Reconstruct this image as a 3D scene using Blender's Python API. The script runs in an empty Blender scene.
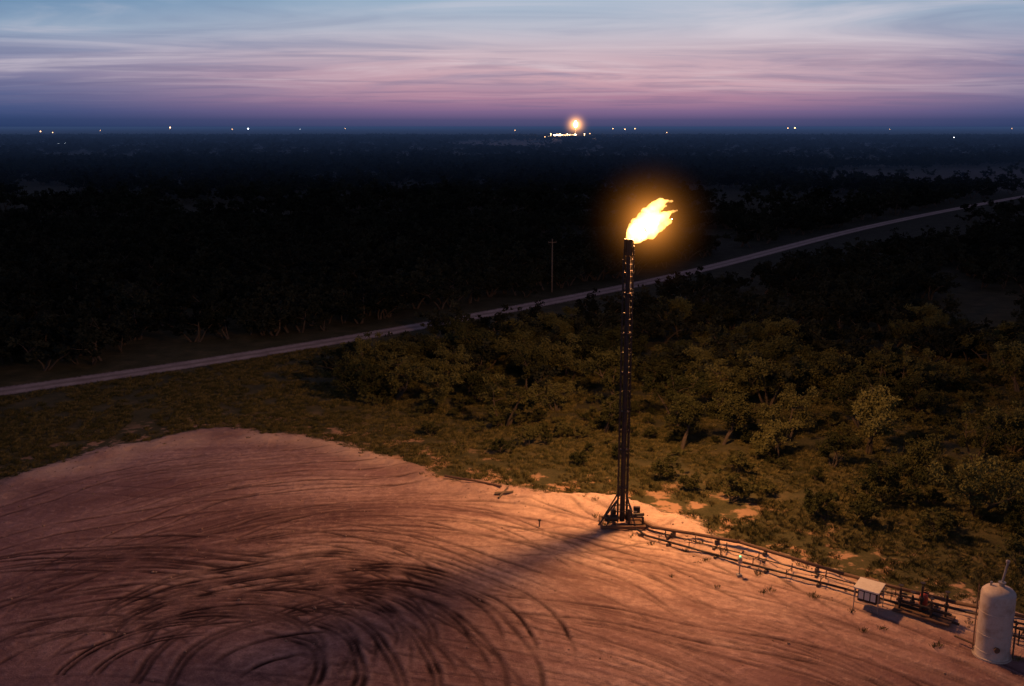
import bpy, math, random
import numpy as np
from mathutils import Vector, Matrix
random.seed(7); rng=np.random.default_rng(11)
sc=bpy.context.scene
sc.view_settings.view_transform='Standard'; sc.view_settings.look='None'; sc.view_settings.exposure=0

def lin(c):
    return tuple(((v/255)/12.92 if v/255<=0.04045 else ((v/255+0.055)/1.055)**2.4) for v in c)+(1,)

# ---------------------------------------------------------------- noise
def _h(ix,iy,s):
    n=(ix.astype(np.int64)*374761393+iy.astype(np.int64)*668265263+s*982451653)&0x7fffffff
    n=((n^(n>>13))*1274126177)&0x7fffffff
    return ((n^(n>>16))&0xffff)/65535.0
def vnoise(x,y,s=0):
    x=np.asarray(x,float);y=np.asarray(y,float)
    ix=np.floor(x);iy=np.floor(y);fx=x-ix;fy=y-iy
    fx=fx*fx*(3-2*fx);fy=fy*fy*(3-2*fy)
    a=_h(ix,iy,s);b=_h(ix+1,iy,s);c=_h(ix,iy+1,s);d=_h(ix+1,iy+1,s)
    return (a*(1-fx)+b*fx)*(1-fy)+(c*(1-fx)+d*fx)*fy
def fbm(x,y,s=0,o=4):
    v=0;a=.5;t=0
    for i in range(o):
        v=v+a*vnoise(x*2**i,y*2**i,s+i*17);t+=a;a*=.5
    return v/t
def sstep(a,b,x):
    t=np.clip((x-a)/(b-a),0,1);return t*t*(3-2*t)

# ---------------------------------------------------------------- node helpers
class NT:
    def __init__(s,name,world=False):
        if world:
            s.m=bpy.data.worlds.new(name)
        else:
            s.m=bpy.data.materials.new(name)
        s.m.use_nodes=True; s.t=s.m.node_tree; s.t.nodes.clear()
        s.out=s.t.nodes.new('ShaderNodeOutputWorld' if world else 'ShaderNodeOutputMaterial')
    def n(s,typ,**k):
        nd=s.t.nodes.new(typ)
        for a,b in k.items(): setattr(nd,a,b)
        return nd
    def l(s,a,b): s.t.links.new(a,b)
    def put(s,sock,v):
        if isinstance(v,bpy.types.NodeSocket): s.l(v,sock)
        else: sock.default_value=v
    def math(s,op,a,b=0.0,c=None,clamp=False):
        nd=s.n('ShaderNodeMath',operation=op); nd.use_clamp=clamp
        s.put(nd.inputs[0],a);s.put(nd.inputs[1],b)
        if c is not None: s.put(nd.inputs[2],c)
        return nd.outputs[0]
    def mr(s,v,a,b,c=0.0,d=1.0,smooth=True):
        nd=s.n('ShaderNodeMapRange'); nd.interpolation_type='SMOOTHSTEP' if smooth else 'LINEAR'
        s.put(nd.inputs[0],v);nd.inputs[1].default_value=a;nd.inputs[2].default_value=b;nd.inputs[3].default_value=c;nd.inputs[4].default_value=d
        return nd.outputs[0]
    def noise(s,vec,scale,detail=4,rough=.55,dist=0.0):
        nd=s.n('ShaderNodeTexNoise'); s.l(vec,nd.inputs['Vector'])
        nd.inputs['Scale'].default_value=scale;nd.inputs['Detail'].default_value=detail;nd.inputs['Roughness'].default_value=rough;nd.inputs['Distortion'].default_value=dist
        return nd.outputs['Fac']
    def mix(s,f,a,b,blend='MIX'):
        nd=s.n('ShaderNodeMix',data_type='RGBA'); nd.blend_type=blend
        s.put(nd.inputs[0],f);s.put(nd.inputs[6],a);s.put(nd.inputs[7],b)
        return nd.outputs[2]
    def ramp(s,f,stops,interp='LINEAR'):
        nd=s.n('ShaderNodeValToRGB'); nd.color_ramp.interpolation=interp
        e=nd.color_ramp.elements
        while len(e)<len(stops): e.new(.5)
        for i,(p,c) in enumerate(stops): e[i].position=p; e[i].color=c
        s.put(nd.inputs[0],f); return nd.outputs[0]
    def attr(s,name): 
        nd=s.n('ShaderNodeAttribute'); nd.attribute_name=name; return nd
    def pos(s): return s.n('ShaderNodeNewGeometry').outputs['Position']
    def bsdf(s,col,rough=.9,metal=0.0,bump=None,bs=.3,bd=.05,spec=.3):
        b=s.n('ShaderNodeBsdfPrincipled'); s.put(b.inputs['Base Color'],col); s.put(b.inputs['Roughness'],rough); b.inputs['Metallic'].default_value=metal
        b.inputs['Specular IOR Level'].default_value=spec
        if bump is not None:
            bn=s.n('ShaderNodeBump'); bn.inputs['Strength'].default_value=bs;bn.inputs['Distance'].default_value=bd
            s.l(bump,bn.inputs['Height']); s.l(bn.outputs[0],b.inputs['Normal'])
        s.l(b.outputs[0],s.out.inputs['Surface']); return b

def paint(name,col,rough=.55,metal=0.0,dirt=(.12,.07,.04,1),amt=.5,scale=3.0):
    m=NT(name); tc=m.n('ShaderNodeTexCoord').outputs['Object']
    f=m.noise(tc,scale,6,.65); f2=m.noise(tc,scale*9,3,.6)
    k=m.mr(f,.45,.75,0,amt)
    c=m.mix(k,col,dirt); c=m.mix(m.mr(f2,.3,.7,0,.25),c,tuple(v*.6 for v in col[:3])+(1,))
    m.bsdf(c,rough,metal,f2,.2,.01,.4); return m.m
M_dark=paint('dark_steel',(.03,.026,.025,1),.5,.3,(.1,.045,.02,1))
M_rust=paint('rusty_pipe',(.12,.07,.045,1),.7,.2,(.05,.025,.015,1))
M_white=paint('white_paint',(.6,.56,.5,1),.45,0,(.3,.2,.13,1),.35,1.5)
M_tank=paint('tank_paint',(.46,.39,.34,1),.6,0,(.2,.13,.08,1),.75,1.0)
M_red=paint('red_paint',(.35,.05,.03,1),.5)
M_wood=paint('weathered_wood',(.12,.09,.065,1),.85,0,(.05,.04,.03,1))
M_galv=paint('galvanised_steel',(.35,.34,.33,1),.4,.6)
def emis(name,col,st):
    m=NT(name); e=m.n('ShaderNodeEmission'); e.inputs[0].default_value=col; e.inputs[1].default_value=st
    m.l(e.outputs[0],m.out.inputs['Surface']); return m.m

# ---------------------------------------------------------------- mesh builder
class MB:
    def __init__(s): s.v=[];s.f=[];s.mi=[];s.cur=0
    def tube(s,p0,p1,r0,r1=None,n=10,cap=True):
        r1=r0 if r1 is None else r1
        p0=Vector(p0);p1=Vector(p1);d=(p1-p0).normalized()
        a=d.orthogonal().normalized();b=d.cross(a)
        o=len(s.v)
        for p,r in((p0,r0),(p1,r1)):
            for i in range(n):
                t=2*math.pi*i/n; s.v.append(tuple(p+a*(r*math.cos(t))+b*(r*math.sin(t))))
        for i in range(n):
            j=(i+1)%n; s.f.append((o+i,o+j,o+n+j,o+n+i));s.mi.append(s.cur)
        if cap:
            s.f.append(tuple(o+i for i in reversed(range(n))));s.mi.append(s.cur)
            s.f.append(tuple(o+n+i for i in range(n)));s.mi.append(s.cur)
    def path(s,pts,r,n=8):
        for a,b in zip(pts[:-1],pts[1:]): s.tube(a,b,r,r,n)
    def lathe(s,c,prof,n=32):
        o=len(s.v);c=Vector(c)
        for r,z in prof:
            for i in range(n):
                t=2*math.pi*i/n; s.v.append((c.x+r*math.cos(t),c.y+r*math.sin(t),c.z+z))
        for k in range(len(prof)-1):
            for i in range(n):
                j=(i+1)%n; s.f.append((o+k*n+i,o+k*n+j,o+(k+1)*n+j,o+(k+1)*n+i));s.mi.append(s.cur)
    def box(s,c,size,rz=0.0,rx=0.0):
        o=len(s.v);R=Matrix.Rotation(rz,3,'Z')@Matrix.Rotation(rx,3,'X');c=Vector(c)
        for z in(-.5,.5):
            for x,y in((-.5,-.5),(.5,-.5),(.5,.5),(-.5,.5)):
                s.v.append(tuple(c+R@Vector((x*size[0],y*size[1],z*size[2]))))
        for f in((3,2,1,0),(4,5,6,7),(0,1,5,4),(1,2,6,5),(2,3,7,6),(3,0,4,7)):
            s.f.append(tuple(o+i for i in f));s.mi.append(s.cur)
    def obj(s,name,mats,parent=None,loc=(0,0,0),smooth=False,bevel=0):
        me=bpy.data.meshes.new(name); me.from_pydata(s.v,[],s.f)
        if not isinstance(mats,(list,tuple)): mats=[mats]
        for m in mats: me.materials.append(m)
        me.polygons.foreach_set('material_index',s.mi)
        if smooth: me.polygons.foreach_set('use_smooth',[True]*len(s.f))
        me.update()
        ob=bpy.data.objects.new(name,me); sc.collection.objects.link(ob); ob.location=loc
        if parent: ob.parent=parent
        if bevel:
            b=ob.modifiers.new('bevel','BEVEL'); b.width=bevel; b.segments=2; b.limit_method='ANGLE'
        return ob
def empty(name,loc,rz=0):
    e=bpy.data.objects.new(name,None); sc.collection.objects.link(e); e.location=loc; e.rotation_euler=(0,0,rz); e.empty_display_size=.5; return e

# ---------------------------------------------------------------- camera (drone 30 m up)
cd=bpy.data.cameras.new('camera'); cam=bpy.data.objects.new('camera',cd); sc.collection.objects.link(cam); sc.camera=cam
cam.location=(0,0,30); cam.rotation_euler=(math.radians(90-12.23),0,0)
cd.sensor_width=36; cd.lens=35.156; cd.clip_start=.5; cd.clip_end=60000

# ---------------------------------------------------------------- pad outline
PAD=np.array([(-75,30),(-66,56),(-54,69),(-45.4,77.6),(-41.8,84.4),(-37.4,91.2),(-33,94.6),(-28.5,96),(-21.2,94.8),(-12.5,89.8),(-6.4,83.8),(-1,79.5),(4,77.8),(10.4,76.9),(14.2,74.2),(16.7,68.5),(20.3,65.6),(24,62),(28.4,58.4),(31.5,56.5),(52,46),(80,30),(90,-20),(-85,-20)],float)
def sdist(x,y,P=PAD):
    dmin=np.full(x.shape,1e18); ins=np.zeros(x.shape,bool)
    n=len(P)
    for i in range(n):
        ax,ay=P[i];bx,by=P[(i+1)%n];dx=bx-ax;dy=by-ay
        t=np.clip(((x-ax)*dx+(y-ay)*dy)/(dx*dx+dy*dy),0,1)
        dmin=np.minimum(dmin,(x-ax-t*dx)**2+(y-ay-t*dy)**2)
        c=((ay>y)!=(by>y)); 
        xi=(bx-ax)*(y-ay)/(by-ay if by!=ay else 1e-9)+ax
        ins^=(c&(x<xi))
    d=np.sqrt(dmin); return np.where(ins,d,-d)
def pad_sd(x,y):
    wx=(fbm(x/6,y/6,3,5)-.5)*4.0; wy=(fbm(x/6,y/6,9,5)-.5)*4.0
    return sdist(x+wx,y+wy)
def base_z(x,y,sd=None):
    x=np.asarray(x,float);y=np.asarray(y,float)
    if sd is None: sd=pad_sd(x,y)
    near=sstep(0,1,1-np.clip((np.abs(x)-45)/25,0,1))*sstep(106,98,y)
    rt_=.45+.75*sstep(-12,2,x)*sstep(24,16,x)
    b=.75*rt_*np.exp(-((sd-1.2)/1.5)**2)*(.1+1.1*fbm(x/2.4,y/2.4,21,5))
    b+= .25*np.exp(-((sd-1)/4)**2)*(fbm(x/8,y/8,29)-.2)
    und=.35*(fbm(x/14,y/14,5)-.5)*sstep(1,-3,sd)
    return (b+und+ .16*(fbm(x/5,y/5,31)-.5))*near
def gz(x,y): return float(base_z(np.array([x]),np.array([y]))[0])

# ---------------------------------------------------------------- ground sheet
def axis(lo,hi,step,far,g=1.12):
    c=list(np.arange(lo,hi+step*.5,step)); s=step;a=c[-1]
    up=[]
    while a<far: s*=g;a+=s;up.append(a)
    s=step;a=c[0];dn=[]
    while a>-far: s*=g;a-=s;dn.append(a)
    return np.array(dn[::-1]+c+up)
xs=axis(-48,42,.115,32000,1.13); ys=axis(47.5,98,.115,32000,1.13)
X,Y=np.meshgrid(xs,ys); nx=len(xs);ny=len(ys)
x=X.ravel();y=Y.ravel()
sd=pad_sd(x,y); z=base_z(x,y,sd)
inside=sd>-1
wx=x+(fbm(x/12,y/12,41,2)-.5)*3.0+(fbm(x/1.6,y/1.6,43,2)-.5)*.16; wy=y+(fbm(x/12,y/12,47,2)-.5)*3.0
C1=(-11.5,50.0); C2=(-15,21)
idx=np.where(inside&(y>46)&(y<98)&(np.abs(x)<52))[0]
lx=wx[idx];ly=wy[idx]
trk=np.zeros(x.shape);lite=np.zeros(x.shape);band=np.zeros(x.shape)
def arc(cx,cy,R,a0,a1,w,st,ey=1.0,p=4,soft=8):
    dx=lx-cx;dy=(ly-cy)/ey
    r=np.hypot(dx,dy); a=np.degrees(np.arctan2(dy,dx))
    return np.exp(-np.abs((r-R)/w)**p)*sstep(a0-soft,a0+soft,a)*sstep(a1+soft,a1-soft,a)*st
acc=np.zeros(lx.shape); accl=np.zeros(lx.shape); bd=np.zeros(lx.shape)
R_=random.Random(5)
def truck(cx,cy,R,a0,a1,w,st,ey=1.0,dual=False):
    global acc,accl
    for dr in((0,.4,2.0,2.4) if dual else (0,2.0)):
        acc=np.maximum(acc,arc(cx,cy,R+dr,a0,a1,w,st,ey,3,14))
        accl=np.maximum(accl,arc(cx,cy,R+dr+w*2.1,a0,a1,w*.9,st*.8,ey,2))
for i in range(30):
    truck(C1[0]+R_.uniform(-7,3),C1[1]+R_.uniform(-1,5),R_.uniform(3,11),(a:=R_.uniform(-10,100)),a+R_.uniform(50,120),R_.uniform(.13,.2),R_.uniform(.7,1.15),R_.uniform(.85,1.2),i%2==0)
for i in range(26):
    truck(-22+R_.uniform(-7,6),47+R_.uniform(-4,5),R_.uniform(7,21),(a:=R_.uniform(20,100)),a+R_.uniform(30,80),R_.uniform(.13,.2),R_.uniform(.5,1.0),1.0)
for i in range(44):
    truck(C1[0]+R_.uniform(-9,9),C1[1]+R_.uniform(-8,8),R_.uniform(14,34),(a:=R_.uniform(15,120)),a+R_.uniform(25,80),R_.uniform(.1,.18),R_.uniform(.3,.75),1.08)
for i in range(12):
    truck(R_.uniform(-35,5),R_.uniform(120,150),R_.uniform(45,80),(a:=R_.uniform(-130,-80)),a+R_.uniform(15,40),R_.uniform(.1,.16),R_.uniform(.2,.5))
for i in range(60):
    truck(C2[0]+R_.uniform(-9,9),C2[1]+R_.uniform(-9,9),R_.uniform(26,53),(a:=R_.uniform(0,60)),a+R_.uniform(12,45),R_.uniform(.09,.16),R_.uniform(.3,.8))
for i in range(44):
    a=R_.uniform(0,110);bd+=arc(C1[0]+R_.uniform(-5,5),C1[1]+R_.uniform(-5,5),R_.uniform(8,34),a,a+R_.uniform(40,90),R_.uniform(.5,1.8),R_.uniform(-.8,.7),1.08,4,14)
for i in range(38):
    a=R_.uniform(-5,60);bd+=arc(C2[0]+R_.uniform(-7,7),C2[1]+R_.uniform(-7,7),R_.uniform(26,56),a,a+R_.uniform(15,50),R_.uniform(.3,1.4),R_.uniform(-.8,.7),1,4,10)
brk=np.clip(.1+1.5*fbm(lx/1.4,ly/1.4,77,5),0,1.15)
acc*=brk
ed=sstep(.3,3,sd[idx])
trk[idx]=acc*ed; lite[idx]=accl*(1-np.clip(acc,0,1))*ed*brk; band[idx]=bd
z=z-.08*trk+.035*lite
r1=np.hypot(wx-C1[0],(wy-C1[1])/1.08); th1=np.arctan2(wx-C1[0],(wy-C1[1])/1.08)
r2=np.hypot(wx-C2[0],wy-C2[1]); th2=np.arctan2(wx-C2[0],wy-C2[1])
w2=sstep(17,30,r1+(wx-C1[0])*.45)
damp_falloff=sstep(15,8,r1)*.7+.8*np.exp(-((r1-21)/5)**2)*sstep(4,-14,wx)+.3*sstep(.5,.72,fbm(x/7,y/7,57))  # damp soil; left side also darkened to paint in the flare's falloff
damp_falloff=damp_falloff*(.1+1.4*fbm(x/3.5,y/2.2,55,6))
damp_falloff=np.clip(damp_falloff,0,1)
sA=fbm(r1/1.0,th1*3,101)*(1-w2)+fbm(r2/1.0,th2*5,103)*w2
sB=fbm(r1/.34,th1*6,105,3)*(1-w2)+fbm(r2/.34,th2*9,107,3)*w2
nb=fbm(x/8,y/8,109,5)
flare_pool=np.exp(-(((x-9)/16)**2+((y-70)/10)**2))  # pool of flare light around the stack, painted into the sand colour
fine=(np.abs(x)<60)&(y>40)&(y<100)
z=np.where(fine&(sd>0),z+.09*(fbm(x/.9,y/.9,61,4)-.5)+.02*(sB-.5),z)
fieldv=sstep(1,.5,np.hypot((x-330)/190,(y-600)/170))*sstep(.3,.6,fbm(x/90,y/90,113))+sstep(1,.6,np.hypot((x+10)/120,(y-1750)/380))
me=bpy.data.meshes.new('ground')
nv=nx*ny; me.vertices.add(nv); me.vertices.foreach_set('co',np.stack([x,y,z],1).astype(np.float32).ravel())
ii=(np.arange(ny-1)[:,None]*nx+np.arange(nx-1)[None,:]).ravel()
F=np.stack([ii,ii+1,ii+nx+1,ii+nx],1).astype(np.int32)
me.loops.add(F.size); me.loops.foreach_set('vertex_index',F.ravel())
me.polygons.add(len(F)); me.polygons.foreach_set('loop_start',(np.arange(len(F))*4).astype(np.int32))
me.update(calc_edges=True)
me.polygons.foreach_set('use_smooth',np.ones(len(F),bool))
def addv(n,a_,b_,c_):
    a=me.attributes.new(n,'FLOAT_VECTOR','POINT'); a.data.foreach_set('vector',np.stack([a_,b_,c_],1).astype(np.float32).ravel())
addv('soil_a',sd,trk,lite); addv('soil_b',damp_falloff,band,nb); addv('soil_c',sA,sB,fieldv); addv('soil_d',flare_pool,w2,r1*0)
ground=bpy.data.objects.new('ground',me); sc.collection.objects.link(ground)

m=NT('ground_soil'); P=m.pos()
def sp3(n):
    s=m.n('ShaderNodeSeparateXYZ');m.l(m.attr(n).outputs['Vector'],s.inputs[0]);return s.outputs
sdv,tk_,lt_=sp3('soil_a');damp_falloff_,band_,nb_=sp3('soil_b');sA_,sB_,fd_=sp3('soil_c');flare_pool_,w2_,_x=sp3('soil_d')
nf=m.noise(P,1.6,6,.72); ng=m.noise(P,11,2,.65)
sand=m.ramp(nb_,[(.3,(.22,.125,.13,1)),(.5,(.34,.21,.205,1)),(.7,(.45,.3,.28,1))])
sand=m.mix(m.math('MULTIPLY',flare_pool_,.85),sand,(.64,.47,.36,1))  # sand lightened towards the stack to steepen the flare's falloff
sand=m.mix(m.mr(sA_,.35,.6,.35,0),sand,(.18,.1,.1,1))
sand=m.mix(m.mr(sB_,.3,.6,.3,0),sand,(.18,.1,.1,1))
sand=m.mix(m.mr(band_,0,1.2,0,.55,False),sand,(.6,.44,.39,1))
sand=m.mix(m.mr(band_,0,-1.2,0,.7,False),sand,(.13,.07,.072,1))
sand=m.mix(m.mr(nf,.35,.6,.5,0),sand,(.19,.11,.1,1))
sand=m.mix(m.mr(nf,.54,.75,0,.5),sand,(.62,.46,.4,1))
sand=m.mix(m.mr(ng,.45,.75,0,.25),sand,(.16,.09,.085,1))
rim=m.math('MULTIPLY',m.mr(sdv,5,1.0),m.mr(nb_,.35,.62,.2,.75))
sand=m.mix(rim,sand,(.62,.46,.36,1))
sand=m.mix(m.math('MULTIPLY',damp_falloff_,m.mr(nf,.3,.65,.92,.5)),sand,(.08,.04,.045,1))
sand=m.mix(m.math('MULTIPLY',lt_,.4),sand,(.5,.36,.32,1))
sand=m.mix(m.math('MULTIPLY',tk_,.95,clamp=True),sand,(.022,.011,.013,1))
n1=m.noise(P,.35,4,.65); n3=m.noise(P,5,3,.7)
grass=m.ramp(n1,[(.35,(.04,.044,.02,1)),(.55,(.07,.068,.032,1)),(.75,(.13,.105,.055,1))])
grass=m.mix(m.mr(n3,.4,.75,0,.5),grass,(.11,.085,.05,1))
patch=m.math('MULTIPLY',m.mr(n1,.52,.6),m.mr(sdv,-10,-2))
grass=m.mix(patch,grass,(.36,.23,.15,1))
sep=m.n('ShaderNodeSeparateXYZ'); m.l(P,sep.inputs[0])
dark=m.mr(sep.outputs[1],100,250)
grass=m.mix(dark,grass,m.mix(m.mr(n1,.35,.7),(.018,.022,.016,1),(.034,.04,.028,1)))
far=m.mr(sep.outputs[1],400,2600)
outer=m.mix(far,grass,(.02,.024,.034,1))  # bluish distance haze painted into the far ground colour
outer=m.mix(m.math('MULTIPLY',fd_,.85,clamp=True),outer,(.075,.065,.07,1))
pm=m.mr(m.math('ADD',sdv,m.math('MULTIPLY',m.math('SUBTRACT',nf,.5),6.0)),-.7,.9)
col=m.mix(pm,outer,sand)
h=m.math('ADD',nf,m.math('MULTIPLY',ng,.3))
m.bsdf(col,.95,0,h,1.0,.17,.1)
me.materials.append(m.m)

# ---------------------------------------------------------------- roads
def catmull(pts,step=2.0):
    P=[Vector(p) for p in pts];P=[P[0]*2-P[1]]+P+[P[-1]*2-P[-2]];o=[]
    for i in range(1,len(P)-2):
        n=max(2,int((P[i+1]-P[i]).length/step))
        for k in range(n):
            t=k/n;a,b,c,d=P[i-1],P[i],P[i+1],P[i+2]
            o.append(.5*((2*b)+(-a+c)*t+(2*a-5*b+4*c-d)*t*t+(-a+3*b-3*c+d)*t**3))
    o.append(P[-2]);return o
m=NT('caliche_road'); P=m.pos(); uv=m.attr('across').outputs['Fac']
n=m.noise(P,.5,4,.65); n2=m.noise(P,3,3,.7)
rut=m.math('ABSOLUTE',m.math('SUBTRACT',m.math('ABSOLUTE',m.math('SUBTRACT',uv,.5)),.2))
c=m.ramp(n,[(.3,(.26,.21,.2,1)),(.7,(.44,.38,.36,1))])
c=m.mix(m.mr(rut,.05,.16,0,.5),c,(.13,.105,.085,1)); c=m.mix(m.mr(n2,.4,.7,0,.35),c,(.14,.11,.09,1))
edge=m.math('ADD',m.math('MULTIPLY',m.math('ABSOLUTE',m.math('SUBTRACT',uv,.5)),2.0),m.math('MULTIPLY',m.math('SUBTRACT',n2,.5),.7))
b=m.bsdf(c,.95,0,n2,.5,.05,.15)
tr=m.n('ShaderNodeBsdfTransparent'); mx=m.n('ShaderNodeMixShader'); m.l(m.mr(edge,.72,.9),mx.inputs[0]); m.l(b.outputs[0],mx.inputs[1]); m.l(tr.outputs[0],mx.inputs[2]); m.l(mx.outputs[0],m.out.inputs['Surface'])
M_road=m.m
def road(name,pts,w,zz):
    c=catmull([(a,b,0) for a,b in pts]);v=[];f=[];ac=[];K=5
    for i,p in enumerate(c):
        d=(c[min(i+1,len(c)-1)]-c[max(i-1,0)]).normalized();nn=Vector((-d.y,d.x,0))
        for k in range(K):
            u=k/(K-1);q=p+nn*(u-.5)*w;v.append((q.x,q.y,zz));ac.append(u)
    for i in range(len(c)-1):
        for k in range(K-1):
            a=i*K+k;f.append((a,a+K,a+K+1,a+1))
    me=bpy.data.meshes.new(name);me.from_pydata(v,[],f);me.materials.append(M_road)
    a=me.attributes.new('across','FLOAT','POINT');a.data.foreach_set('value',ac)
    o=bpy.data.objects.new(name,me);sc.collection.objects.link(o);return c
ROADP=[(-170,40),(-110,78),(-59.2,111.7),(-25.9,139.1),(8.5,174.3),(40.2,212.1),(104,299.3),(174,384),(260,480),(380,600),(620,900)]
rc=road('dirt_road',ROADP,5.2,.05)
RX=np.array([p.x for p in rc]);RY=np.array([p.y for p in rc])
def rdist(x,y):
    o=np.full(x.shape,1e9)
    for a,b in zip(RX[::3],RY[::3]): o=np.minimum(o,np.hypot(x-a,y-b))
    return o
def road_y(x): return np.interp(x,RX,RY)

# ---------------------------------------------------------------- vegetation templates
def leafmat(name,c0,c1,trans=True):
    m=NT(name); oi=m.n('ShaderNodeObjectInfo'); P=m.pos()
    f=m.math('ADD',m.math('MULTIPLY',oi.outputs['Random'],.6),m.math('MULTIPLY',m.noise(P,.9,2,.7),.5))
    c=m.mix(m.mr(f,.25,.85),c0,c1)
    d=m.n('ShaderNodeBsdfDiffuse');m.l(c,d.inputs[0])
    if trans:
        t=m.n('ShaderNodeBsdfTranslucent');mx=m.n('ShaderNodeMixShader');mx.inputs[0].default_value=.2
        m.l(c,t.inputs[0]);m.l(d.outputs[0],mx.inputs[1]);m.l(t.outputs[0],mx.inputs[2]);m.l(mx.outputs[0],m.out.inputs['Surface'])
    else: m.l(d.outputs[0],m.out.inputs['Surface'])
    return m.m
M_leaf=leafmat('mesquite_leaf',(.032,.038,.017,1),(.115,.115,.045,1))
M_leaf_dim=leafmat('mesquite_leaf_dimmed',(.010,.013,.011,1),(.025,.030,.022,1),False)  # leaf colour darkened so distant brush looks beyond the flare's light
M_grass=leafmat('dry_grass',(.045,.05,.02,1),(.15,.13,.055,1),False)
M_bark=paint('bark',(.06,.048,.036,1),.9)
def leafset(verts,faces,cs,rad,n,size,r):
    for c in cs:
        k=r.integers(int(n*.6),int(n*1.3))
        d=r.normal(size=(k,3));d/=np.linalg.norm(d,axis=1)[:,None]
        p=c+d*(r.random((k,1))**.45)*rad*np.array([1,1,.75])*r.uniform(.6,1.25)
        a=r.normal(size=(k,3));a/=np.linalg.norm(a,axis=1)[:,None]
        b=np.cross(a,r.normal(size=(k,3)));b/=np.linalg.norm(b,axis=1)[:,None]
        s=size*r.uniform(.5,1.3,(k,1))
        o=len(verts)
        q=np.stack([p-a*s,p+b*s*.5,p+a*s,p-b*s*.5],1).reshape(-1,3)
        verts.extend(map(tuple,q)); faces.extend([(o+4*i,o+4*i+1,o+4*i+2,o+4*i+3) for i in range(k)])
def tree_mesh(name,seed,h,w,nclump,stems=3,leaf=.13,nl=60,lm=None):
    r=np.random.default_rng(seed); mb=MB(); tips=[]
    for s in range(stems):
        a=r.uniform(0,6.28);p=np.array([.15*math.cos(a),.15*math.sin(a),-.15]);d=np.array([math.cos(a)*.45,math.sin(a)*.45,1.]);rad=.13*h/4
        for k in range(4):
            d=d+r.normal(size=3)*.22;d/=np.linalg.norm(d);q=p+d*h*.23
            mb.tube(tuple(p),tuple(q),rad,rad*.72,6,False);rad*=.72;p=q
            if k>0:
                for j in range(2):
                    a2=r.uniform(0,6.28);dd=np.array([math.cos(a2),math.sin(a2),r.uniform(.1,.9)]);L=w*.46*r.uniform(.4,.9);pm=p+dd*L*.5+np.array([0,0,.05]);pe=p+dd*L*.95+r.normal(size=3)*.15
                    mb.tube(tuple(p),tuple(pm),rad*.7,rad*.4,5,False);mb.tube(tuple(pm),tuple(pe),rad*.4,rad*.12,4,False)
                    tips+= [pm,pe]
        tips.append(p)
    cs=[];tips=np.array(tips)
    for i in range(nclump):
        t=tips[r.integers(len(tips))]+r.normal(size=3)*np.array([.45,.45,.35])*w*.12
        t[2]=max(t[2],.35);cs.append(t)
    leafset(mb.v,mb.f,cs,w*.12,nl,leaf,r)
    mb.mi+= [1]*(len(mb.f)-len(mb.mi))
    me=bpy.data.meshes.new(name);me.from_pydata(mb.v,[],mb.f);me.materials.append(M_bark);me.materials.append(lm or M_leaf)
    me.polygons.foreach_set('material_index',mb.mi);me.update();return me
spec=((1,4.6,5.0,80,3),(2,4.0,4.4,70,4),(3,5.2,4.8,85,2),(4,3.6,4.6,65,4),(5,4.4,3.8,60,3),(6,3.9,5.4,85,4))
trees=[tree_mesh('mesquite_mesh',s,h,w,nc,st,.12,70) for s,h,w,nc,st in spec]
far_trees=[tree_mesh('brush_mesh',s+40,h,w,int(nc*.5),2,.28,20,M_leaf_dim) for s,h,w,nc,st in spec]
shrubs=[tree_mesh('shrub_mesh',s,1.8,2.4,45,5,.1,60) for s in(11,12,13)]
def tuft(seed):
    r=np.random.default_rng(seed);v=[];f=[]
    for i in range(26):
        a=r.uniform(0,6.28);b=r.uniform(0,.34);x0,y0=b*math.cos(a),b*math.sin(a);L=r.uniform(.12,.36);ln=r.uniform(.1,.4);w=.022
        px,py=-math.sin(a)*w,math.cos(a)*w;o=len(v)
        v+=[(x0-px,y0-py,-.05),(x0+px,y0+py,-.05),(x0+math.cos(a)*L*ln+px*.6,y0+math.sin(a)*L*ln+py*.6,L*.65),(x0+math.cos(a)*L*ln*2.2,y0+math.sin(a)*L*ln*2.2,L)]
        f+=[(o,o+1,o+2),(o,o+2,o+3)]
    me=bpy.data.meshes.new('grass_tuft');me.from_pydata(v,[],f);me.materials.append(M_grass);return me
def coll(name,meshes):
    c=bpy.data.collections.new(name)
    for i,me in enumerate(meshes):
        o=bpy.data.objects.new(f'{name}_{i}',me);c.objects.link(o)
    return c
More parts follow.
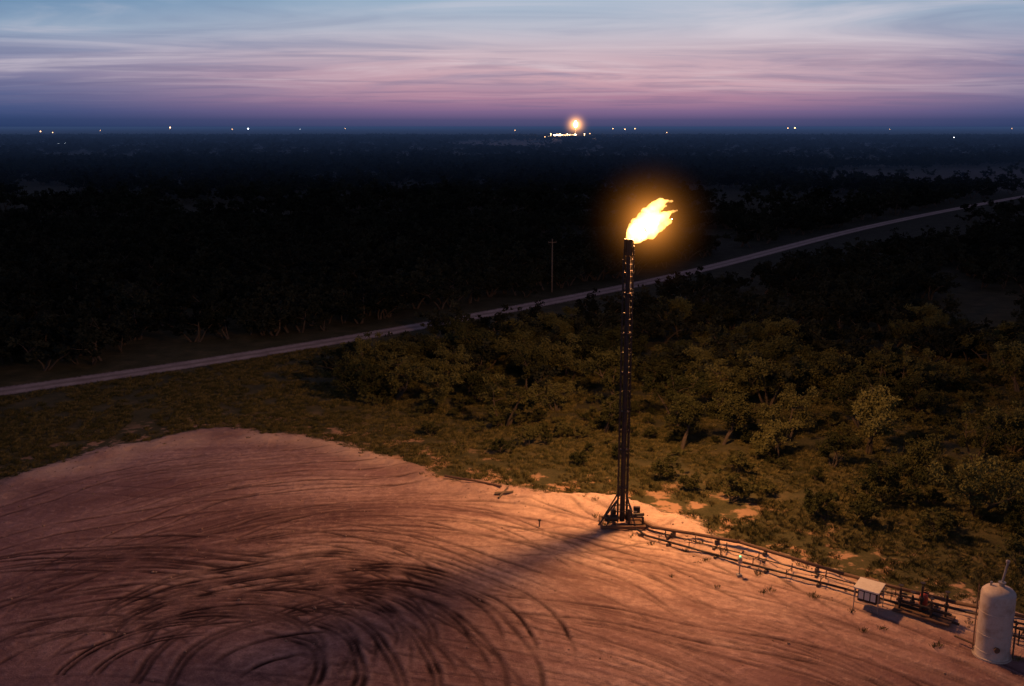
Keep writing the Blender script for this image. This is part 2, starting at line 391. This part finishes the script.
def scatter(name,col,pts,scl,nvar):
    n=len(pts);me=bpy.data.meshes.new(name);me.vertices.add(n);me.vertices.foreach_set('co',pts.astype(np.float32).ravel())
    a=me.attributes.new('idx','INT','POINT');a.data.foreach_set('value',rng.integers(0,nvar,n).astype(np.int32))
    rot=np.zeros((n,3));rot[:,2]=rng.uniform(0,6.28,n);rot[:,0]=rng.normal(0,.08,n)
    a=me.attributes.new('rot','FLOAT_VECTOR','POINT');a.data.foreach_set('vector',rot.astype(np.float32).ravel())
    a=me.attributes.new('scl','FLOAT_VECTOR','POINT');a.data.foreach_set('vector',scl.astype(np.float32).ravel())
    o=bpy.data.objects.new(name,me);sc.collection.objects.link(o)
    g=bpy.data.node_groups.new(name,'GeometryNodeTree')
    g.interface.new_socket('Geometry',in_out='INPUT',socket_type='NodeSocketGeometry');g.interface.new_socket('Geometry',in_out='OUTPUT',socket_type='NodeSocketGeometry')
    N=g.nodes;gi=N.new('NodeGroupInput');go=N.new('NodeGroupOutput');ci=N.new('GeometryNodeCollectionInfo');ci.inputs['Collection'].default_value=col;ci.inputs['Separate Children'].default_value=True;ci.inputs['Reset Children'].default_value=True
    ip=N.new('GeometryNodeInstanceOnPoints');ip.inputs['Pick Instance'].default_value=True
    def na(nm,t):
        q=N.new('GeometryNodeInputNamedAttribute');q.data_type=t;q.inputs['Name'].default_value=nm
        return [s for s in q.outputs if s.enabled and s.name=='Attribute'][0]
    L=g.links
    L.new(gi.outputs[0],ip.inputs['Points']);L.new(ci.outputs[0],ip.inputs['Instance'])
    L.new(na('idx','INT'),ip.inputs['Instance Index']);L.new(na('rot','FLOAT_VECTOR'),ip.inputs['Rotation']);L.new(na('scl','FLOAT_VECTOR'),ip.inputs['Scale'])
    L.new(ip.outputs[0],go.inputs[0])
    md=o.modifiers.new('scatter','NODES');md.node_group=g
    return o
BRUSH=np.array([(-24,126),(-4.7,143),(14,155),(64,215),(159,306),(330,400),(330,200),(120,60),(70,52),(42,61),(36,66),(31,74),(24.5,84),(16,88),(4.3,90),(-6.2,98),(-19,108)],float)
hand=[(-14,112),(-9,105),(-4,108),(0,99),(5,103),(9,96),(3,112),(12,104),(17,97),(16,90.5),(21,93),(24,87),(27,94),(29,85),(33,89),(31,78),(36,82),(36,73),(41,76),(39,68),(44,70),(42,86),(48,79),(47,90),(53,84),(36,97),(22,103),(28,106),(8,119),(-3,122),(-14,125),(15,113),(34,109),(44,102),(53,72),(50,65),(57,94),(-20,117),(20,117),(60,80)]
for hx,hy in hand:
    hx+=random.uniform(-.8,.8);hy+=random.uniform(-.8,.8)
    o=bpy.data.objects.new('mesquite_tree',random.choice(trees));sc.collection.objects.link(o)
    s=random.uniform(.8,1.25);o.location=(hx,hy,gz(hx,hy)-.05);o.scale=(s*random.uniform(.85,1.15),s,s*random.uniform(.9,1.15));o.rotation_euler=(0,0,random.uniform(0,6.28))
for hx,hy,s in[(17.8,77.3,1.2),(24.5,73.0,1.2),(27.3,72.0,1.1),(13.8,83,1.1),(10,88,.8),(6.5,86.5,.7),(-1,89.5,.8),(1.5,92,1.),(20,84,1.),(31.5,69.5,1.2),(35,64.5,1.1),(21,79,.7),(-8,95,.8),(38,61,1.1),(15.5,80,.8),(28.5,76,1.2)]:
    o=bpy.data.objects.new('shrub',random.choice(shrubs));sc.collection.objects.link(o);o.location=(hx,hy,gz(hx,hy));o.scale=(s,s,s*.95);o.rotation_euler=(0,0,random.uniform(0,6.28))
ctree=coll('brush_tree',trees);cfar=coll('distant_tree',far_trees);cgrass=coll('grass_tuft',[tuft(i) for i in range(5)]);cshr=coll('brush_shrub',shrubs)
N=4600;px=rng.uniform(-26,190,N);py=rng.uniform(52,400,N);ins=sdist(px,py,BRUSH)>0
px,py=px[ins],py[ins];keep=(py>108)|(px>58);px,py=px[keep],py[keep]
keep=(fbm(px/18,py/18,71)>.37);px,py=px[keep],py[keep]
s=rng.uniform(.7,1.15,len(px));zz=np.zeros_like(px)
nearb=rng.random(len(px))<np.clip((150-py)/55,0,1)
scl=np.stack([s*1.1,s*1.1,s],1);pts=np.stack([px,py,zz],1)
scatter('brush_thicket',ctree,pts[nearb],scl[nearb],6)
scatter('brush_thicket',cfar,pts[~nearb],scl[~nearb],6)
A=[]
for y0,y1,dens,sm in((60,320,1/17.,1.05),(320,900,1/64.,1.45),(900,3200,1/440.,2.5)):
    W=.66*y1+70;n=int(2*W*(y1-y0)*dens);a=rng.uniform(-W,W,n);b=rng.uniform(y0,y1,n)
    k=(np.abs(a)<.58*b+50)&(b>road_y(a)+6)&(rdist(a,b)>7);a,b=a[k],b[k]
    k=fbm(a/45,b/45,81)>(.33 if y0<320 else .38);a,b=a[k],b[k]
    fld=(np.hypot((a-330)/190,(b-600)/170)<.85)|(np.hypot((a+10)/120,(b-1750)/380)<.9)
    fld&=rng.random(len(a))<.93
    a,b=a[~fld],b[~fld];s=rng.uniform(.75,1.2,len(a))*sm
    A.append((np.stack([a,b,np.zeros_like(a)],1),np.stack([s*1.1,s*1.1,s*(.95 if sm<2 else .6)],1)))
n=9000;a=rng.uniform(120,900,n);b=rng.uniform(240,1200,n);k=(b<road_y(a)-9)&(rdist(a,b)>9)&(a<.6*b+60)&(sdist(a,b,BRUSH)<0)&(fbm(a/45,b/45,83)>.40)&(b-road_y(a)<-24);a,b=a[k],b[k];s=rng.uniform(.8,1.4,len(a))
A.append((np.stack([a,b,np.zeros_like(a)],1),np.stack([s*1.1,s*1.1,s*.9],1)))
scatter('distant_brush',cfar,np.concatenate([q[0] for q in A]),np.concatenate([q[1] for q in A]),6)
N=1300;px=rng.uniform(-20,75,N);py=rng.uniform(50,125,N);k=(sdist(px,py,BRUSH)>0)&(pad_sd(px,py)<-4)&(vnoise(px/4,py/4,5)>.4);px,py=px[k],py[k]
s=rng.uniform(.3,.75,len(px));scatter('undergrowth',cshr,np.stack([px,py,base_z(px,py)],1),np.stack([s,s,s],1),3)
N=90000;px=rng.uniform(-62,70,N);py=rng.uniform(45,135,N);q=pad_sd(px,py);k=(q<rng.normal(-1,1.1,N))&(fbm(px/3,py/3,91)>.38)&(py<road_y(px)-3);px,py,q=px[k],py[k],q[k]
s=rng.uniform(.4,1.0,len(px));scatter('grass',cgrass,np.stack([px,py,base_z(px,py,q)],1),np.stack([s,s,s],1),5)
px=rng.uniform(5,30,400);py=rng.uniform(52,76,400);q=pad_sd(px,py);k=(q>.5)&(q<7)&(fbm(px/1.5,py/1.5,95)>.6);px,py=px[k],py[k]
s=rng.uniform(.5,1.0,len(px));scatter('weeds',cgrass,np.stack([px,py,base_z(px,py)],1),np.stack([s,s,s],1),5)
def rock(seed):
    import bmesh
    bm=bmesh.new();bmesh.ops.create_icosphere(bm,subdivisions=2,radius=.1);r=random.Random(seed)
    for v in bm.verts:v.co*=r.uniform(.7,1.25);v.co.z*=.7
    me=bpy.data.meshes.new('clod');bm.to_mesh(me);bm.free();me.materials.append(M_clod);return me
m=NT('clod');P=m.pos();m.bsdf(m.ramp(m.noise(P,6,2),[(.3,(.16,.1,.08,1)),(.7,(.34,.24,.19,1))]),.95);M_clod=m.m
cr=coll('soil_clod',[rock(i) for i in range(4)])
N=26000;px=rng.uniform(-50,45,N);py=rng.uniform(46,98,N);q=pad_sd(px,py);k=(q>-1)&(rng.random(N)<(.06+.8*np.exp(-(q/2.5)**2)));px,py,q=px[k],py[k],q[k]
s=.2+rng.random(len(px))**6*.9;scatter('soil_clods',cr,np.stack([px,py,base_z(px,py,q)],1),np.stack([s,s,s],1),4)

# ---------------------------------------------------------------- flare stack
FX,FY=8.47,72.3;fz=gz(FX,FY)
fs=empty('flare_stack',(FX,FY,fz))
b=MB();b.tube((0,0,.3),(0,0,20.8),.2,.17,16);
for zz in np.arange(3,20.5,3.0): b.tube((0,0,zz-.06),(0,0,zz+.06),.27,.27,16)
b.obj('riser_pipe',M_dark,fs)
b=MB();b.lathe((0,0,20.7),[(.15,0),(.3,.15),(.3,1.1),(.34,1.15),(.34,1.3),(.27,1.3),(.27,.3)],20)
for i in range(8):
    a=i*math.pi/4;b.box((.33*math.cos(a),.33*math.sin(a),21.5),(.06,.03,.9),a)
b.obj('flare_tip',M_dark,fs)
b=MB()
b.tube((-.34,-.06,.2),(-.34,-.06,21.3),.05);b.tube((.36,-.1,.2),(.36,-.1,21.5),.05)
b.tube((-.34,.34,.2),(-.34,.34,20.5),.055);b.tube((.34,.36,.2),(.34,.36,20.5),.055)
for zz in np.arange(.8,20.5,.45): b.tube((-.34,-.06,zz),(.36,-.1,zz),.018,n=6)
for i,zz in enumerate(np.arange(1.5,20.4,1.5)):
    b.tube((-.34,.34,zz),(.34,.36,zz),.03,n=6);b.tube((-.34,-.06,zz),(-.34,.34,zz),.03,n=6);b.tube((.36,-.1,zz),(.34,.36,zz),.03,n=6)
    s=1 if i%2 else -1
    b.tube((-.34*s,.35,zz),(.34*s,.35,min(zz+1.5,20.4)),.024,n=6)
b.obj('mast_and_ladder',M_dark,fs)
b=MB()
for yy in(-1.,1.): b.box((0,yy,.18),(3.4,.2,.22))
for xx in(-1.6,-.6,.6,1.6): b.box((xx,0,.17),(.18,1.8,.18))
b.box((.9,0,.3),(1.1,1.5,.04));b.obj('skid_frame',M_rust,fs,bevel=.01)
b=MB()
for sx,sy in((-1.3,-1),(-1.3,1),(.9,1),(.9,-1)): b.tube((sx,sy,.25),(.25*np.sign(sx),.25*np.sign(sy),2.6),.06)
b.tube((-1.9,-.9,.3),(-.3,-.1,2.2),.07);b.tube((-.85,-.6,1.3),(.7,-.6,1.3),.035);b.tube((-.85,.6,1.3),(.7,.6,1.3),.035);b.tube((-.85,-.6,1.3),(-.85,.6,1.3),.035);b.tube((.7,-.6,1.3),(.7,.6,1.3),.035)
b.obj('base_braces',M_dark,fs)
b=MB();b.tube((-1.4,-.55,.75),(-.35,-.55,.75),.24,n=16);b.tube((.45,-.7,.3),(.45,-.7,1.5),.12);b.tube((.45,-.7,.9),(1.5,-.7,.9),.09);b.tube((1.5,-.7,.9),(1.5,-.7,.35),.09);b.tube((.9,-.7,.9),(.9,-.7,1.3),.03);b.tube((.9,-.7,1.3),(.9,-.7,1.33),.16)
b.tube((0,0,.75),(1.7,.2,.75),.13,n=12);b.box((1.2,.75,.75),(.5,.25,.8));b.box((-.6,.9,.6),(.4,.35,.6))
b.obj('knockout_drum_and_valves',M_dark,fs,bevel=.01)

# flame blown by the wind
fl=MB()
def tongue(pts,rad):
    n=18
    c=catmull(pts,.15);L=len(c)
    o=len(fl.v)
    for i,p in enumerate(c):
        t=i/(L-1);r=rad*(np.interp(t,[0,.06,.2,.5,.8,1],[.25,.5,.85,1,.55,.03]))
        d=(c[min(i+1,L-1)]-c[max(i-1,0)]).normalized();a=d.orthogonal().normalized();bb=d.cross(a)
        for k in range(n):
            an=2*math.pi*k/n;fl.v.append(tuple(p+a*r*math.cos(an)+bb*r*math.sin(an)))
    for i in range(L-1):
        for k in range(n):
            j=(k+1)%n;fl.f.append((o+i*n+k,o+i*n+j,o+(i+1)*n+j,o+(i+1)*n+k));fl.mi.append(0)
    fl.f.append(tuple(o+k for k in reversed(range(n))));fl.f.append(tuple(o+(L-1)*n+k for k in range(n)));fl.mi+=[0,0]
T=21.9
tongue([(0,0,T-.1),(.6,.5,T+.55),(1.4,1.3,T+1.0),(2.2,2.0,T+1.4),(3.1,2.7,T+1.85)],.85)
tongue([(.3,.3,T+.3),(1.1,1.0,T+1.3),(1.9,1.7,T+2.0),(3.0,2.3,T+2.35)],.6)
tongue([(.2,.2,T),(1.3,1.2,T+.35),(2.3,2.0,T+.7),(3.6,2.8,T+1.35)],.5)
tongue([(1.2,1.2,T+1.4),(1.9,1.8,T+2.1),(2.6,2.4,T+2.55),(3.6,3.0,T+2.6)],.36)
tongue([(-.05,0,T),(.1,.1,T+.7),(.5,.5,T+1.2),(1.1,1.0,T+1.6)],.36)
tongue([(1.6,1.5,T+.9),(2.6,2.3,T+1.4),(3.2,2.7,T+1.7),(3.9,3.0,T+1.9)],.34)
flame=fl.obj('flame',[],fs)
rm=flame.modifiers.new('r','REMESH');rm.mode='VOXEL';rm.voxel_size=.05
sm_=flame.modifiers.new('s','SMOOTH');sm_.factor=.6;sm_.iterations=4
tx=bpy.data.textures.new('lick','CLOUDS');tx.noise_scale=.75;tx.noise_depth=3
dm=flame.modifiers.new('d','DISPLACE');dm.texture=tx;dm.strength=.6;dm.mid_level=.5;dm.texture_coords='LOCAL'
m=NT('flame_gas')
e=m.n('ShaderNodeEmission');e.inputs[0].default_value=(1,.46,.11,1);e.inputs[1].default_value=6.5;m.l(e.outputs[0],m.out.inputs['Volume'])
flame.data.materials.append(m.m)
def plight(name,loc,p,r,col,par=None):
    l=bpy.data.lights.new(name,'POINT');l.energy=p;l.shadow_soft_size=r;l.color=col
    o=bpy.data.objects.new(name,l);sc.collection.objects.link(o);o.location=loc
    if par:o.parent=par
    return o
for i,(a,b_,c_) in enumerate(((.9,.9,.8),(2.1,1.9,1.5))):
    plight(f'flame_light_{i}',(a,b_,T+c_),25500,.5,(1,.435,.15),fs)
def halo(name,loc,R,k,par,col=(1,.33,.05,1)):  # self-glowing sphere standing in for bloom around a flame
    import bmesh
    bm=bmesh.new();bmesh.ops.create_icosphere(bm,subdivisions=4,radius=1);me=bpy.data.meshes.new(name);bm.to_mesh(me);bm.free()
    o=bpy.data.objects.new(name,me);sc.collection.objects.link(o);o.parent=par;o.location=loc;o.scale=(R,R,R)
    m=NT(name);tc=m.n('ShaderNodeTexCoord').outputs['Object'];ln=m.n('ShaderNodeVectorMath',operation='LENGTH');m.l(tc,ln.inputs[0])
    f=m.math('SUBTRACT',1.0,ln.outputs['Value'],clamp=True)
    g=m.math('ADD',m.math('POWER',f,6.5),m.math('MULTIPLY',m.math('POWER',f,3.0),.05))
    e=m.n('ShaderNodeEmission');e.inputs[0].default_value=col;m.l(m.math('MULTIPLY',g,k),e.inputs[1]);m.l(e.outputs[0],m.out.inputs['Volume']);me.materials.append(m.m);return o
halo('bloom_halo',(1.7,1.5,T+1.25),5.8,.9,fs)

# ---------------------------------------------------------------- pipelines
def sup_line(name,pts,r,h,step,mat):
    par=empty(name,(0,0,0));b=MB();P3=[(a,c,gz(a,c)+h) for a,c in pts];b.path(P3,r,10);b.obj('pipe',mat,par,smooth=True)
    b=MB()
    for (ax,ay,az),(bx,by,bz) in zip(P3[:-1],P3[1:]):
        L=math.hypot(bx-ax,by-ay);n=max(1,int(L/step));an=math.atan2(by-ay,bx-ax)
        for i in range(n):
            t=(i+.5)/n;qx,qy=ax+(bx-ax)*t,ay+(by-ay)*t;g=gz(qx,qy);zz=az+(bz-az)*t
            b.box((qx,qy,(g+zz-r)/2-.03),(.16,.5,max(.1,zz-r-g)+.06),an)
    b.obj('sleepers',M_wood,par);return par
sup_line('flare_gas_pipeline',[(9.9,72.2),(10.6,70.9),(13.4,68.6),(16.2,66.3),(22.2,62.0),(28,58.2),(33,55.6),(48,48)],.12,.35,2.6,M_rust)
sup_line('flow_pipeline',[(9.4,70.9),(10.0,69.6),(15.9,64.6),(21.8,60.3),(25,57.8),(27.2,55.8)],.08,.25,3.0,M_dark)
sup_line('drain_pipeline',[(22.5,60.9),(28.2,57.2),(33.5,54.2),(48,46.5)],.07,.25,3.0,M_dark)
sup_line('pilot_gas_pipeline',[(10.2,70.9),(16,65.6),(22,61.3),(28,57.7)],.04,.2,3.4,M_dark)
cf=MB()
for t in np.linspace(.05,.95,9):
    ax,ay=10.6+(27.5-10.6)*t,70.7+(58.2-70.7)*t+ -1.2*math.sin(t*3.14)
    g=gz(ax,ay);dx,dy=-.6,-.8
    cf.tube((ax,ay,g-.1),(ax,ay,g+.6),.035,n=6);cf.tube((ax+dx,ay+dy,g-.1),(ax+dx,ay+dy,g+.5),.03,n=6);cf.tube((ax,ay,g+.3),(ax+dx,ay+dy,g+.3),.03,n=6)
cf.obj('pipe_support_frames',M_rust)
ip=empty('indicator_post',(15.5,63.3,gz(15.5,63.3)))
b=MB();b.tube((0,0,-.1),(0,0,1.35),.04);b.box((0,0,.05),(.35,.35,.1));b.box((0,-.03,1.1),(.28,.16,.36));b.obj('post',M_galv,ip)
b=MB();b.lathe((0,0,1.36),[(.0,0),(.06,0),(.07,.05),(.04,.11),(0,.13)],12);b.obj('green_lamp',emis('green_lamp',(.25,1,.35,1),2),ip)

rz=math.atan2(-.62,.784)
sh=empty('equipment_shelter',(22.6,58.5,gz(22.6,58.5)),rz)
b=MB()
for sx in(-.75,.75):
    for sy in(-.5,.5): b.tube((sx,sy,-.1),(sx,sy,1.3 if sy<0 else 1.5),.035,n=8)
b.tube((-.75,-.5,.35),(.75,-.5,.35),.025);b.tube((-.75,.5,.35),(.75,.5,.35),.025);b.obj('frame',M_galv,sh)
b=MB();b.box((0,0,.8),(1.2,.7,.75));b.obj('cabinet',M_dark,sh,bevel=.02)
b=MB();b.box((0,0,1.47),(1.6,1.2,.05),0,math.radians(11));b.box((0,-.6,1.33),(1.6,.03,.1));b.obj('roof',M_white,sh,bevel=.008)
b=MB()
for i in range(3): b.box((-.38+i*.38,-.365,.85),(.3,.02,.5))
b.obj('panel_doors',M_white,sh)

vm=empty('valve_manifold',(25.6,57.2,gz(25.6,57.2)),rz)
b=MB();b.box((0,0,.12),(3.4,1.5,.12));b.obj('skid',M_rust,vm,bevel=.01)
b=MB()
for i,xx in enumerate((-1.4,-.8,-.2,.5,1.2)):
    hh=(1.5,1.0,1.9,1.2,1.6)[i];yy=(-.3,.25,0,-.35,.3)[i]
    b.tube((xx,yy,.15),(xx,yy,hh),.075);b.tube((xx,yy,hh*.55-.1),(xx,yy,hh*.55+.1),.15,n=12);b.tube((xx,yy,hh*.8),(xx+.4,yy,hh*.8),.05)
    b.tube((xx,yy,hh),(xx,yy,hh+.2),.02,n=6);b.tube((xx,yy,hh+.2),(xx,yy,hh+.23),.16,n=14)
b.tube((-1.6,.05,.5),(1.6,.05,.5),.09,n=12);b.tube((-1.6,-.35,.75),(1.6,-.35,.75),.06)
b.obj('pipes_and_valves',M_dark,vm)
b=MB();b.lathe((-.2,.45,.2),[(0,0),(.25,0),(.25,.9),(.2,1.0),(.1,1.08),(0,1.1)],18);b.obj('filter_vessel',M_red,vm)

tk=empty('storage_tank',(27.85,52.9,gz(27.85,52.9)));tk.scale=(.95,.95,.95)
b=MB();b.lathe((0,0,0),[(0,.0),(1.12,.0),(1.12,.1),(1.02,.1),(1.0,.14),(1.0,.5),(.98,.52),(.98,1.5),(1.0,1.51),(1.0,1.57),(.98,1.58),(.98,2.9),(1.0,2.91),(1.0,2.97),(.98,2.98),(.98,4.05),(.94,4.2),(.8,4.36),(.55,4.48),(.25,4.54),(0,4.55)],48)
o=b.obj('shell',M_tank,tk,smooth=True);o.modifiers.new('e','EDGE_SPLIT').split_angle=math.radians(40)
b=MB();b.tube((.15,0,4.5),(.15,0,4.75),.16,n=16);b.tube((.15,0,4.75),(.15,0,4.8),.22,n=16);b.tube((.15,0,4.8),(.35,0,6.0),.07);b.lathe((.35,0,6.0),[(.05,0),(.12,.05),(.12,.18),(0,.24)],12)
b.tube((-.4,.2,4.45),(-.4,.2,4.75),.07);b.obj('vent_pipe',M_galv,tk)
b=MB();b.tube((-1.0,.4,.1),(-1.0,.4,4.4),.025,n=6);b.tube((-.85,.75,.1),(-.85,.75,4.4),.025,n=6)
for zz in np.arange(.3,4.4,.3): b.tube((-1.0,.4,zz),(-.85,.75,zz),.015,n=6)
b.tube((.9,-.7,.2),(.9,-.7,2.6),.05);b.tube((.9,-.7,2.6),(.6,-.6,2.6),.05)
b.tube((-.3,-.95,.9),(-.3,-1.1,.9),.13,n=16);b.tube((-.3,-1.1,.9),(-.3,-1.14,.9),.18,n=16)
b.tube((-.8,.5,.4),(-1.6,1.6,.4),.07);b.obj('fittings',M_rust,tk)
ln=empty('line_heater_pipework',(31,53.9,0),rz);b=MB()
for yy,hh in((-.5,.5),(0,.8),(.6,.5)): b.tube((-3,yy,hh),(7,yy,hh),.08)
for xx in np.arange(-2.5,7,1.6):
    b.tube((xx,-.7,0),(xx,-.7,1.0),.04);b.tube((xx,.8,0),(xx,.8,1.0),.04);b.tube((xx,-.7,.4),(xx,.8,.4),.04)
b.obj('pipes',M_dark,ln)

lp=MB();lp.path([(-5.8,82.0,gz(-5.8,82.0)+.2),(-3.2,80.2,gz(-3.2,80.2)+.2),(-.9,78.6,gz(-.9,78.6)+.2)],.1,8);lp.obj('discarded_pipe',M_rust)
lg=MB();lg.tube((-1.4,77.6,gz(-1.4,77.6)+.12),(.1,77.9,gz(.1,77.9)+.12),.14,.1,8);lg.tube((-1.1,77.0,gz(-1.1,77)+.1),(-.2,78.6,gz(-.2,78.6)+.3),.09,.05,8);lg.obj('driftwood_log',M_wood)
mk=MB();mk.tube((2.1,71.9,-.1),(2.1,71.9,.5),.05);mk.box((2.1,71.9,.55),(.22,.12,.14));mk.obj('marker_stake',M_wood)

up=empty('utility_pole',(7.4,183,0));b=MB();b.tube((0,0,-.3),(0,0,9.8),.15,.11,10);b.box((0,0,9.2),(1.5,.1,.12))
for xx in(-.7,.0,.7): b.tube((xx,0,9.27),(xx,0,9.45),.04)
b.obj('pole',M_wood,up)

# ---------------------------------------------------------------- distant gas plant, flare and yard lights
gp=empty('gas_plant_building',(140,2700,0));b=MB();b.box((0,0,4),(60,22,8));b.box((0,0,8.6),(62,24,1.2));b.box((-45,5,2.5),(22,14,5));b.obj('walls',M_white,gp)
b=MB()
for xx in(-24,-8,8,24): b.box((xx,-11.2,3),(7,.3,5))
b.obj('doors',M_dark,gp)
b=MB()
for xx in(-38,-14,5,26,50): b.tube((xx,-20,0),(xx,-20,10),.3,.3,6);b.box((xx,-20,10.5),(2.2,2.2,1.4))
b.obj('floodlights',emis('floodlight',(1,.62,.3,1),16),gp)
for xx in(-30,35): plight('plant_floodlight',(xx,-30,12),400000,1,(1,.6,.33),gp)
df=empty('distant_flare_stack',(168,2700,0));b=MB();b.tube((0,0,0),(0,0,27),1.2,.9,10)
for s in(-1,1): b.tube((6*s,0,0),(0,0,16),.4,.4,6)
b.obj('stack',M_dark,df)
b=MB();b.lathe((0,0,26),[(.5,0),(4,4),(5.5,8),(4.5,12),(2,16),(0,19)],14);o=b.obj('flame',emis('distant_flame',(1,.66,.3,1),30),df)
plight('flame_light',(0,-8,36),1.2e6,3,(1,.5,.2),df)
halo('bloom_halo',(0,0,34),50,.3,df,(1,.42,.12,1))
b=MB();b.cur=0
L=[(40,131,1.3,0),(52,132,1,0),(57,142,1.2,1),(63,142,1.2,1),(50,142,.8,1),(170,127.5,1.4,0),(248,128.5,1.5,1),(232,129,.7,0),(345,128.5,.5,0),(515,130,.7,0),(613,128.5,.8,0),(625,129,1.,0),(635,128.5,.9,0),(667,132,.8,0),(795,127.8,1.2,0),(788,128,.8,0),(955,136.5,1,1),(980,146,.7,0),(590,133,.9,0),(545,136,.8,0),(300,129,.4,1),(1012,128.5,.5,0),(890,129,.4,0),(100,130,.5,0)]
for (qx,qy,s,k) in L:
    d=qy-126.3;yy=3500 if d<8 else 1700;dep=yy*.9773;zz=30-yy*.001*1.047*d*1.0
    xx=(qx-512)/1000*dep;sc_=s*(1.5 if yy>2000 else .75);b.cur=k
    b.lathe((xx,yy,zz),[(0,-sc_),(sc_*.8,-sc_*.6),(sc_,0),(sc_*.8,sc_*.6),(0,sc_)],8);b.cur=2;b.tube((xx,yy,min(0,zz-2)),(xx,yy,zz-sc_),.25,n=5)
b.obj('distant_yard_lights',[emis('warm_lamp',(1,.5,.2,1),9),emis('cool_lamp',(.85,.9,1,1),7),M_dark])
hz=MB();hz.box((0,14400,10),(56000,28000,26));m=NT('evening_haze')
ab=m.n('ShaderNodeVolumeAbsorption');ab.inputs['Color'].default_value=(0,0,0,1);ab.inputs['Density'].default_value=1/4600
em=m.n('ShaderNodeEmission');em.inputs[0].default_value=lin((50,68,104));em.inputs[1].default_value=1/4600  # slab glows by itself in place of skylight scattered by haze
ad=m.n('ShaderNodeAddShader');m.l(ab.outputs[0],ad.inputs[0]);m.l(em.outputs[0],ad.inputs[1]);m.l(ad.outputs[0],m.out.inputs['Volume']);hz.obj('horizon_haze',m.m)

# ---------------------------------------------------------------- sky
w=NT('World',True);sc.world=w.m
tc=w.n('ShaderNodeTexCoord').outputs['Generated'];nm=w.n('ShaderNodeVectorMath',operation='NORMALIZE');w.l(tc,nm.inputs[0])
sp=w.n('ShaderNodeSeparateXYZ');w.l(nm.outputs[0],sp.inputs[0]);zx,zy,zz=sp.outputs
iv=w.math('DIVIDE',1.0,w.math('ADD',w.math('MAXIMUM',zz,0.0),.05))
cv=w.n('ShaderNodeCombineXYZ');w.l(w.math('MULTIPLY',zx,iv),cv.inputs[0]);w.l(w.math('MULTIPLY',zy,iv),cv.inputs[1])
def cloud(sx,sy,rot,sc_,det,ro,di):
    mp=w.n('ShaderNodeMapping');mp.inputs['Scale'].default_value=(sx,sy,1);mp.inputs['Rotation'].default_value=(0,0,rot);w.l(cv.outputs[0],mp.inputs['Vector']);return w.noise(mp.outputs[0],sc_,det,ro,di)
n1=cloud(.34,.6,.6,1.0,5,.56,1.0);n2=cloud(.12,.22,-.3,1,2,.5,.4);n3=cloud(.7,1.5,.25,1,4,.6,.5)
zw=w.math('ADD',w.math('MAXIMUM',zz,0.0),w.math('MULTIPLY',w.math('SUBTRACT',n2,.5),w.mr(zz,.005,.06,0,.045)))
rt=w.math('POWER',w.math('MAXIMUM',zw,0.0),.5)
def st(*a): return [(math.sqrt(p),lin(c)) for p,c in a]
rA=w.ramp(rt,st((0,(58,68,106)),(.006,(78,78,118)),(.014,(122,100,140)),(.026,(172,130,156)),(.042,(202,162,176)),(.068,(202,182,194)),(.09,(186,188,204)),(.117,(154,178,202)),(.18,(100,108,152)),(.4,(64,49,82)),(1,(42,31,58))))
rB=w.ramp(rt,st((0,(38,58,98)),(.006,(44,66,108)),(.014,(58,80,126)),(.028,(84,98,142)),(.045,(124,124,160)),(.068,(150,154,182)),(.09,(138,162,190)),(.117,(100,140,178)),(.18,(72,94,140)),(.4,(54,45,76)),(1,(42,31,58))))
az=w.math('ABSOLUTE',w.math('SUBTRACT',w.math('DIVIDE',zx,w.math('MAXIMUM',zy,.05)),.07))
g=w.mr(az,.08,.6,0,1);back=w.mr(zy,-.2,.3,1,0)
c=w.mix(w.math('MAXIMUM',g,back),rA,rB)
fade=w.mr(zz,.015,.055)
c=w.mix(w.math('MULTIPLY',w.math('MULTIPLY',w.mr(n1,.46,.68),fade),.6),c,w.mix(.6,c,lin((236,222,228))))
c=w.mix(w.math('MULTIPLY',w.math('MULTIPLY',w.mr(n1,.5,.33),fade),.65),c,w.mix(.6,c,lin((100,120,160))))
c=w.mix(w.math('MULTIPLY',w.math('MULTIPLY',w.mr(n3,.45,.65),w.math('MULTIPLY',w.mr(zz,.008,.02),w.mr(zz,.085,.05))),.5),c,w.mix(.6,c,lin((98,98,138))))
sky=w.n('ShaderNodeTexSky');sky.sky_type='NISHITA';sky.sun_disc=False;sky.sun_elevation=math.radians(-3);sky.sun_rotation=math.radians(4)
c2=w.n('ShaderNodeVectorMath',operation='SCALE');w.l(sky.outputs[0],c2.inputs[0]);c2.inputs['Scale'].default_value=.05
ad=w.mix(1.0,c,c2.outputs[0],'ADD')
bg=w.n('ShaderNodeBackground');w.l(ad,bg.inputs[0]);bg.inputs[1].default_value=.97;w.l(bg.outputs[0],w.out.inputs['Surface'])
sl=bpy.data.lights.new('afterglow_fill','SUN');sl.energy=.02;sl.angle=math.radians(20);sl.color=(1,.6,.7)  # sun has set; low pink lamp added for a faint rim
so=bpy.data.objects.new('afterglow_fill',sl);sc.collection.objects.link(so);so.rotation_euler=(math.radians(-86),0,math.radians(-4))
print('OBJ',len(bpy.data.objects))
